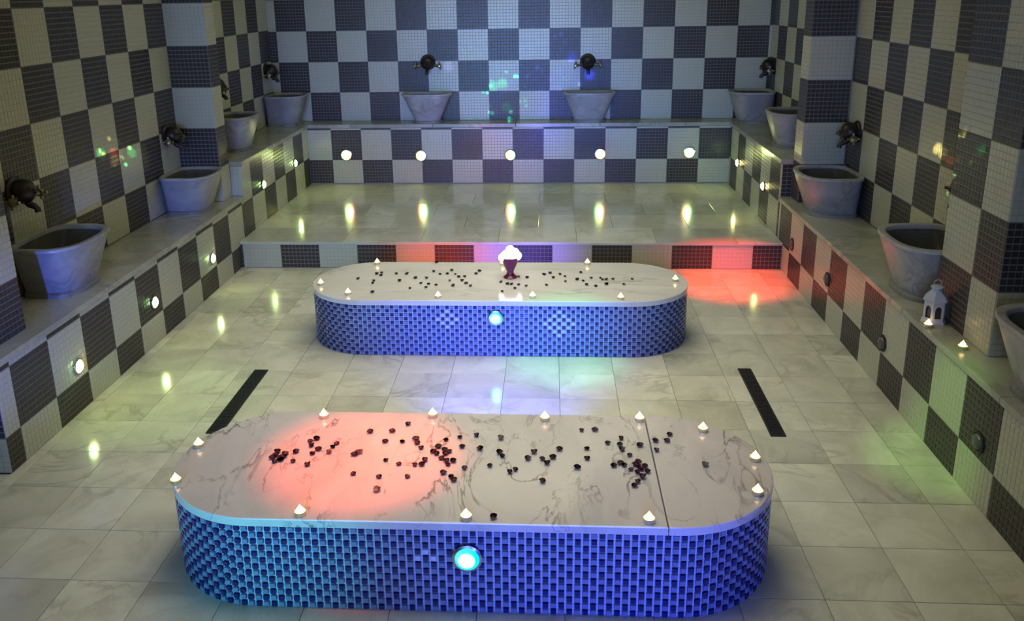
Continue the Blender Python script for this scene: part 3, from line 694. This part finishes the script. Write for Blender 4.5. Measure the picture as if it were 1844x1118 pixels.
def petal(x, y, z, label, group, me, s=1.0):
    o = bpy.data.objects.new('rose_petal', me); C.objects.link(o)
    o.matrix_basis = Matrix.Translation(V(x, y, z)+Vector((0, 0, 0.0006))) @ Matrix.Rotation(random.uniform(0, 6.28), 4, 'Z') @ Matrix.Rotation(random.uniform(-0.06, 0.06), 4, 'X') @ Matrix.Scale(s, 4)
    o['label'] = label; o['category'] = 'petal'; o['group'] = group
NEAR_PETALS = [[-2.448, -19.015],[-2.47, -19.17],[-2.432, -19.103],[-2.378, -19.167],[-2.338, -19.144],[-2.406, -19.244],[-2.35, -19.221],[-2.329, -19.078],[-2.184, -19.237],[-1.971, -19.321],[-2.198, -19.007],[-2.101, -18.74],[-2.046, -18.854],[-2.033, -18.679],[-1.94, -18.942],[-1.986, -19.055],[-1.763, -18.875],[-1.73, -18.791],[-1.45, -19.06],[-1.35, -19.512],[-1.351, -18.466],[-1.075, -18.445],[-0.885, -18.233],[-1.103, -18.72],[-0.89, -18.718],[-0.713, -18.637],[-0.678, -18.748],[-0.619, -18.87],[-1.013, -19.176],[-0.836, -19.266],[-0.64, -19.27],[-0.525, -19.154],[-0.545, -19.267],[-1.027, -19.565],[-0.685, -19.549],[-0.327, -18.653],[-0.153, -18.575],[0.062, -18.51],[-0.09, -18.818],[-0.391, -18.828],[-0.444, -18.945],[-0.405, -18.996],[-0.304, -18.899],[-0.24, -18.939],[-0.297, -19.003],[-0.321, -19.116],[-0.262, -19.164],[-0.234, -19.253],[-0.167, -19.161],[-0.269, -19.451],[-0.019, -19.329],[-0.153, -19.528],[-0.112, -19.592],[0.142, -18.868],[0.39, -18.949],[0.432, -19.036],[0.288, -19.264],[0.544, -19.391],[0.603, -19.337],[0.751, -19.085],[0.831, -18.926],[0.929, -19.08],[0.992, -19.184],[1.07, -19.043],[1.156, -18.842],[1.501, -18.815],[1.493, -19.057],[1.356, -19.27],[1.449, -18.334],[1.616, -18.324],[1.776, -18.663],[1.951, -18.529],[1.93, -18.699],[1.943, -18.827],[2.023, -18.953],[1.806, -19.216],[1.902, -19.154],[1.938, -19.199],[2.185, -18.702],[2.381, -18.586],[2.53, -18.581],[2.588, -18.419],[2.374, -18.824],[2.109, -19.126],[2.088, -19.179],[2.184, -19.207],[2.017, -19.295],[2.119, -19.251],[2.087, -19.354],[2.138, -19.443],[2.203, -19.34],[2.138, -19.281],[2.07, -19.563],[2.017, -19.652],[0.936, -19.583],[0.406, -20.325]]
FAR_PETALS = [[-2.926, -12.022],[-2.574, -12.151],[-2.569, -12.298],[-2.598, -11.696],[-2.506, -11.616],[-2.496, -11.798],[-2.187, -11.68],[-1.964, -11.698],[-2.051, -12.134],[-1.738, -11.965],[-1.584, -12.293],[-1.512, -11.952],[-1.428, -12.33],[-1.263, -12.399],[-1.438, -12.544],[-1.752, -12.596],[-1.414, -11.524],[-1.267, -11.704],[-1.122, -11.677],[-1.042, -11.44],[-0.947, -11.7],[-0.855, -11.878],[-0.736, -11.851],[-0.76, -12.101],[-0.655, -12.28],[-0.561, -12.437],[-1.016, -12.104],[-0.911, -12.432],[-0.507, -11.669],[-0.465, -11.486],[-1.439, -10.899],[-2.468, -12.839],[0.039, -12.188],[0.167, -12.3],[0.253, -12.325],[0.33, -12.553],[0.09, -12.755],[0.398, -12.348],[0.557, -12.423],[0.38, -11.847],[0.555, -11.898],[0.899, -11.703],[1.027, -11.602],[1.091, -11.891],[1.239, -11.671],[1.333, -11.807],[1.337, -12.127],[0.963, -12.366],[1.661, -11.555],[1.581, -12.018],[1.694, -12.096],[1.753, -12.328],[1.864, -11.908],[1.941, -12.412],[2.052, -11.905],[2.089, -12.011],[2.166, -12.01],[2.156, -12.297],[2.304, -11.971],[2.499, -12.292],[2.687, -11.966]]
UNITS = 'first second third fourth fifth sixth seventh eighth ninth tenth eleventh twelfth thirteenth fourteenth fifteenth sixteenth seventeenth eighteenth nineteenth'.split()
def ordinal(k): return UNITS[k-1] if k < 20 else ('twentieth', 'thirtieth')[k//10-2] if k % 10 == 0 else ('twenty', 'thirty')[k//10-2] + '-' + UNITS[k % 10-1]
def petal_zones(pts, zones, z, s0, s1, is_purple):
    """zones: (upper x limit, phrase, group); each petal is told apart by its turn from the left within its zone"""
    lo = -99
    for hi, phrase, gr in zones:
        zs = sorted(p for p in pts if lo <= p[0] < hi); lo = hi
        for k, (x, y) in enumerate(zs):
            pur = is_purple(x, y)
            petal(x, y, z, ('purple' if pur else 'dark') + ' rose petal, ' + ordinal(k+1) + ' from the left ' + phrase, gr,
                  random.choice(PM2 if pur else PM), random.uniform(s0, s1))
petal_zones(NEAR_PETALS, [(-1.2, 'on the left part of the near slab', 'petals on the left of the near slab'), (-0.02, 'in the middle heap of the near slab', 'petals in the middle heap of the near slab'),
                          (1.55, 'just right of the middle heap, near slab', 'petals right of the middle of the near slab'), (2.29, 'in the heap left of the marble seam', 'petals left of the marble seam'),
                          (99, 'beyond the marble seam, near slab', 'petals right of the marble seam')], HN, 1.05, 1.45, lambda x, y: 2.0 < x < 2.21 and -19.4 < y < -19.1)
for x, y, s, nm in [(-0.995, -19.834, 1.5, 'large faded grey petal in front of the red light on the near slab'), (0.386, -18.586, 1.45, 'large faded grey petal near the back edge of the near slab'),
                    (2.93, -19.145, 1.4, 'large faded brown petal alone on the right end of the near slab'), (-1.78, -19.015, 1.3, 'pale red petal left of the red light on the near slab'), (-1.387, -19.003, 1.5, 'pale red petal in the middle of the red light on the near slab')]:
    petal(x, y, HN, nm, 'faded petals on the near slab', PM3, s)
petal_zones(FAR_PETALS, [(-1.6, 'on the left part of the far slab', 'petals on the left of the far slab'), (-0.3, 'between left part and vase, far slab', 'petals left of the vase'),
                         (0.75, 'in front of the vase, far slab', 'petals in front of the vase'), (99, 'right of the vase on the far slab', 'petals right of the vase')], HF, 1.0, 1.4, lambda x, y: False)

# ------------------------------------------------------------------ glowing vase on the far slab
va = root('goblet_vase', 'dark wine red goblet vase topped with glowing white lights on the far slab', 'vase', V(0.21, -11.85, HF))
Wv = world_of(va) @ Matrix.Scale(1.17, 4)
bm = bmesh.new(); lathe(bm, [(0.036, 0), (0.037, 0.004), (0.026, 0.012), (0.018, 0.024), (0.019, 0.036), (0.030, 0.060), (0.040, 0.085), (0.043, 0.110), (0.040, 0.112), (0.036, 0.090)], 28, 0, True, False)
me = mesh_from(bm, 'goblet'); me.materials.append(M_vase); smooth(me, 60); link('goblet', me, va, Wv)
for dx, dy, dz, r in [(-0.040, -0.004, 0.110, 0.022), (-0.020, -0.016, 0.128, 0.026), (0.010, -0.014, 0.132, 0.027), (0.036, 0.0, 0.120, 0.025), (0.0, 0.018, 0.146, 0.024), (0.026, 0.016, 0.136, 0.020)]:
    bm = bmesh.new(); bmesh.ops.create_icosphere(bm, subdivisions=2, radius=r)
    for v in bm.verts: v.co *= 1 + 0.10*math.sin(7*math.atan2(v.co.y, v.co.x)) * (1-abs(v.co.z)/r)
    me = mesh_from(bm, 'glowing_flower'); me.materials.append(M_bulb); smooth(me, 80); link('glowing_flower', me, va, Wv @ Matrix.Translation((dx, dy, dz)))

# ------------------------------------------------------------------ white lantern
la = root('lantern', 'white metal lantern with arched openings on the right bench', 'lantern', V(6.99, -15.72, BR))
Wl = world_of(la) @ Matrix.Diagonal((0.95, 0.95, 0.86, 1))
def add_part(nm, bm, mt, ang=30):
    me = mesh_from(bm, nm); me.materials.append(mt); smooth(me, ang); return link(nm, me, la, Wl)
HX = 6
bm = bmesh.new(); lathe(bm, [(0.062, 0), (0.062, 0.010), (0.056, 0.014), (0.052, 0.022)], HX, 0, True, True); add_part('foot', bm, M_white)
bm = bmesh.new(); lathe(bm, [(0.058, 0.128), (0.062, 0.134), (0.060, 0.140), (0.046, 0.160), (0.030, 0.176), (0.026, 0.182)], HX, 0, True, True); add_part('roof', bm, M_white)
bm = bmesh.new(); lathe(bm, [(0.024, 0.180), (0.024, 0.196), (0.030, 0.200), (0.028, 0.206), (0.010, 0.214)], HX*2, 0, True, True); add_part('cap', bm, M_white)
bm = bmesh.new()
tube(bm, [(0.018*math.cos(t), 0, 0.224+0.018*math.sin(t)) for t in [2*PI*i/16 for i in range(17)]], 0.0022, 6); add_part('ring_handle', bm, M_white)
bm = bmesh.new(); lathe(bm, [(0.040, 0.022), (0.040, 0.128)], HX, 0, False, False); add_part('glass', bm, M_glass)
for k in range(HX):                       # six panels, each with an arched opening
    a0 = 2*PI*k/HX; a1 = 2*PI*(k+1)/HX; rr = 0.052
    p0 = Vector((rr*math.cos(a0), rr*math.sin(a0), 0)); p1 = Vector((rr*math.cos(a1), rr*math.sin(a1), 0)); ud = (p1-p0); Lw = ud.length; ud.normalize(); nd = Vector((ud.y, -ud.x, 0))
    bm = bmesh.new(); NA = 12
    arch = [(0.5*Lw - 0.30*Lw, 0.034)] + [(0.5*Lw - 0.30*Lw*math.cos(PI*i/NA), 0.080 + 0.30*Lw*1.5*math.sin(PI*i/NA)) for i in range(NA+1)] + [(0.5*Lw + 0.30*Lw, 0.034)]
    outer = [(0, 0.022)] + [(Lw*i/NA, 0.130) for i in range(NA+1)] + [(Lw, 0.022)]
    th = 0.003
    def pt(q, d): return p0 + ud*q[0] + nd*d + Vector((0, 0, q[1]))
    A_ = [bm.verts.new(pt(q, 0)) for q in arch]; O_ = [bm.verts.new(pt(q, 0)) for q in outer]
    A2 = [bm.verts.new(pt(q, -th)) for q in arch]; O2 = [bm.verts.new(pt(q, -th)) for q in outer]
    m_ = len(arch)
    for i in range(m_):
        j = (i+1) % m_
        bm.faces.new((A_[i], A_[j], O_[j], O_[i])); bm.faces.new((A2[j], A2[i], O2[i], O2[j])); bm.faces.new((A_[j], A_[i], A2[i], A2[j]))
    bmesh.ops.recalc_face_normals(bm, faces=bm.faces[:])
    add_part('arched_panel', bm, M_white)

# ------------------------------------------------------------------ floor drains
def drain(label, x0, x1, y0, y1):
    cx, cy = (x0+x1)/2, (y0+y1)/2; r = root('floor_drain', label, 'drain', V(cx, cy, 0), group='slot drains in the floor')
    W = world_of(r); hx, hy = (x1-x0)*T/2, (y1-y0)*T/2; fw = 0.007; z1 = 0.006
    bm = bmesh.new()
    for b in ((-hx, -hx+fw, -hy, hy), (hx-fw, hx, -hy, hy), (-hx+fw, hx-fw, -hy, -hy+fw), (-hx+fw, hx-fw, hy-fw, hy)): add_box(bm, b[0], b[1], b[2], b[3], 0.0006, z1)
    me = mesh_from(bm, 'frame'); me.materials.append(M_steel); link('frame', me, r, W)
    bm = bmesh.new(); add_box(bm, -hx+fw, hx-fw, -hy+fw, hy-fw, 0.0006, 0.0018)
    me = mesh_from(bm, 'channel'); me.materials.append(M_hole); link('channel', me, r, W)
    bm = bmesh.new(); nb = 48
    for i in range(nb):
        yy = -hy+fw+(2*hy-2*fw)*(i+0.5)/nb; add_box(bm, -hx+fw, hx-fw, yy-0.0045, yy+0.0045, 0.0018, 0.0050)
    me = mesh_from(bm, 'grate_bars'); me.materials.append(M_steel); o = link('grate_bars', me, r, W); o['kind'] = 'stuff'
drain('long dark slot drain in the floor on the left, behind the near slab', -4.53, -4.27, -16.45, -14.03)
drain('long dark slot drain in the floor on the right, beside the near slab', 4.50, 4.74, -16.26, -13.75)
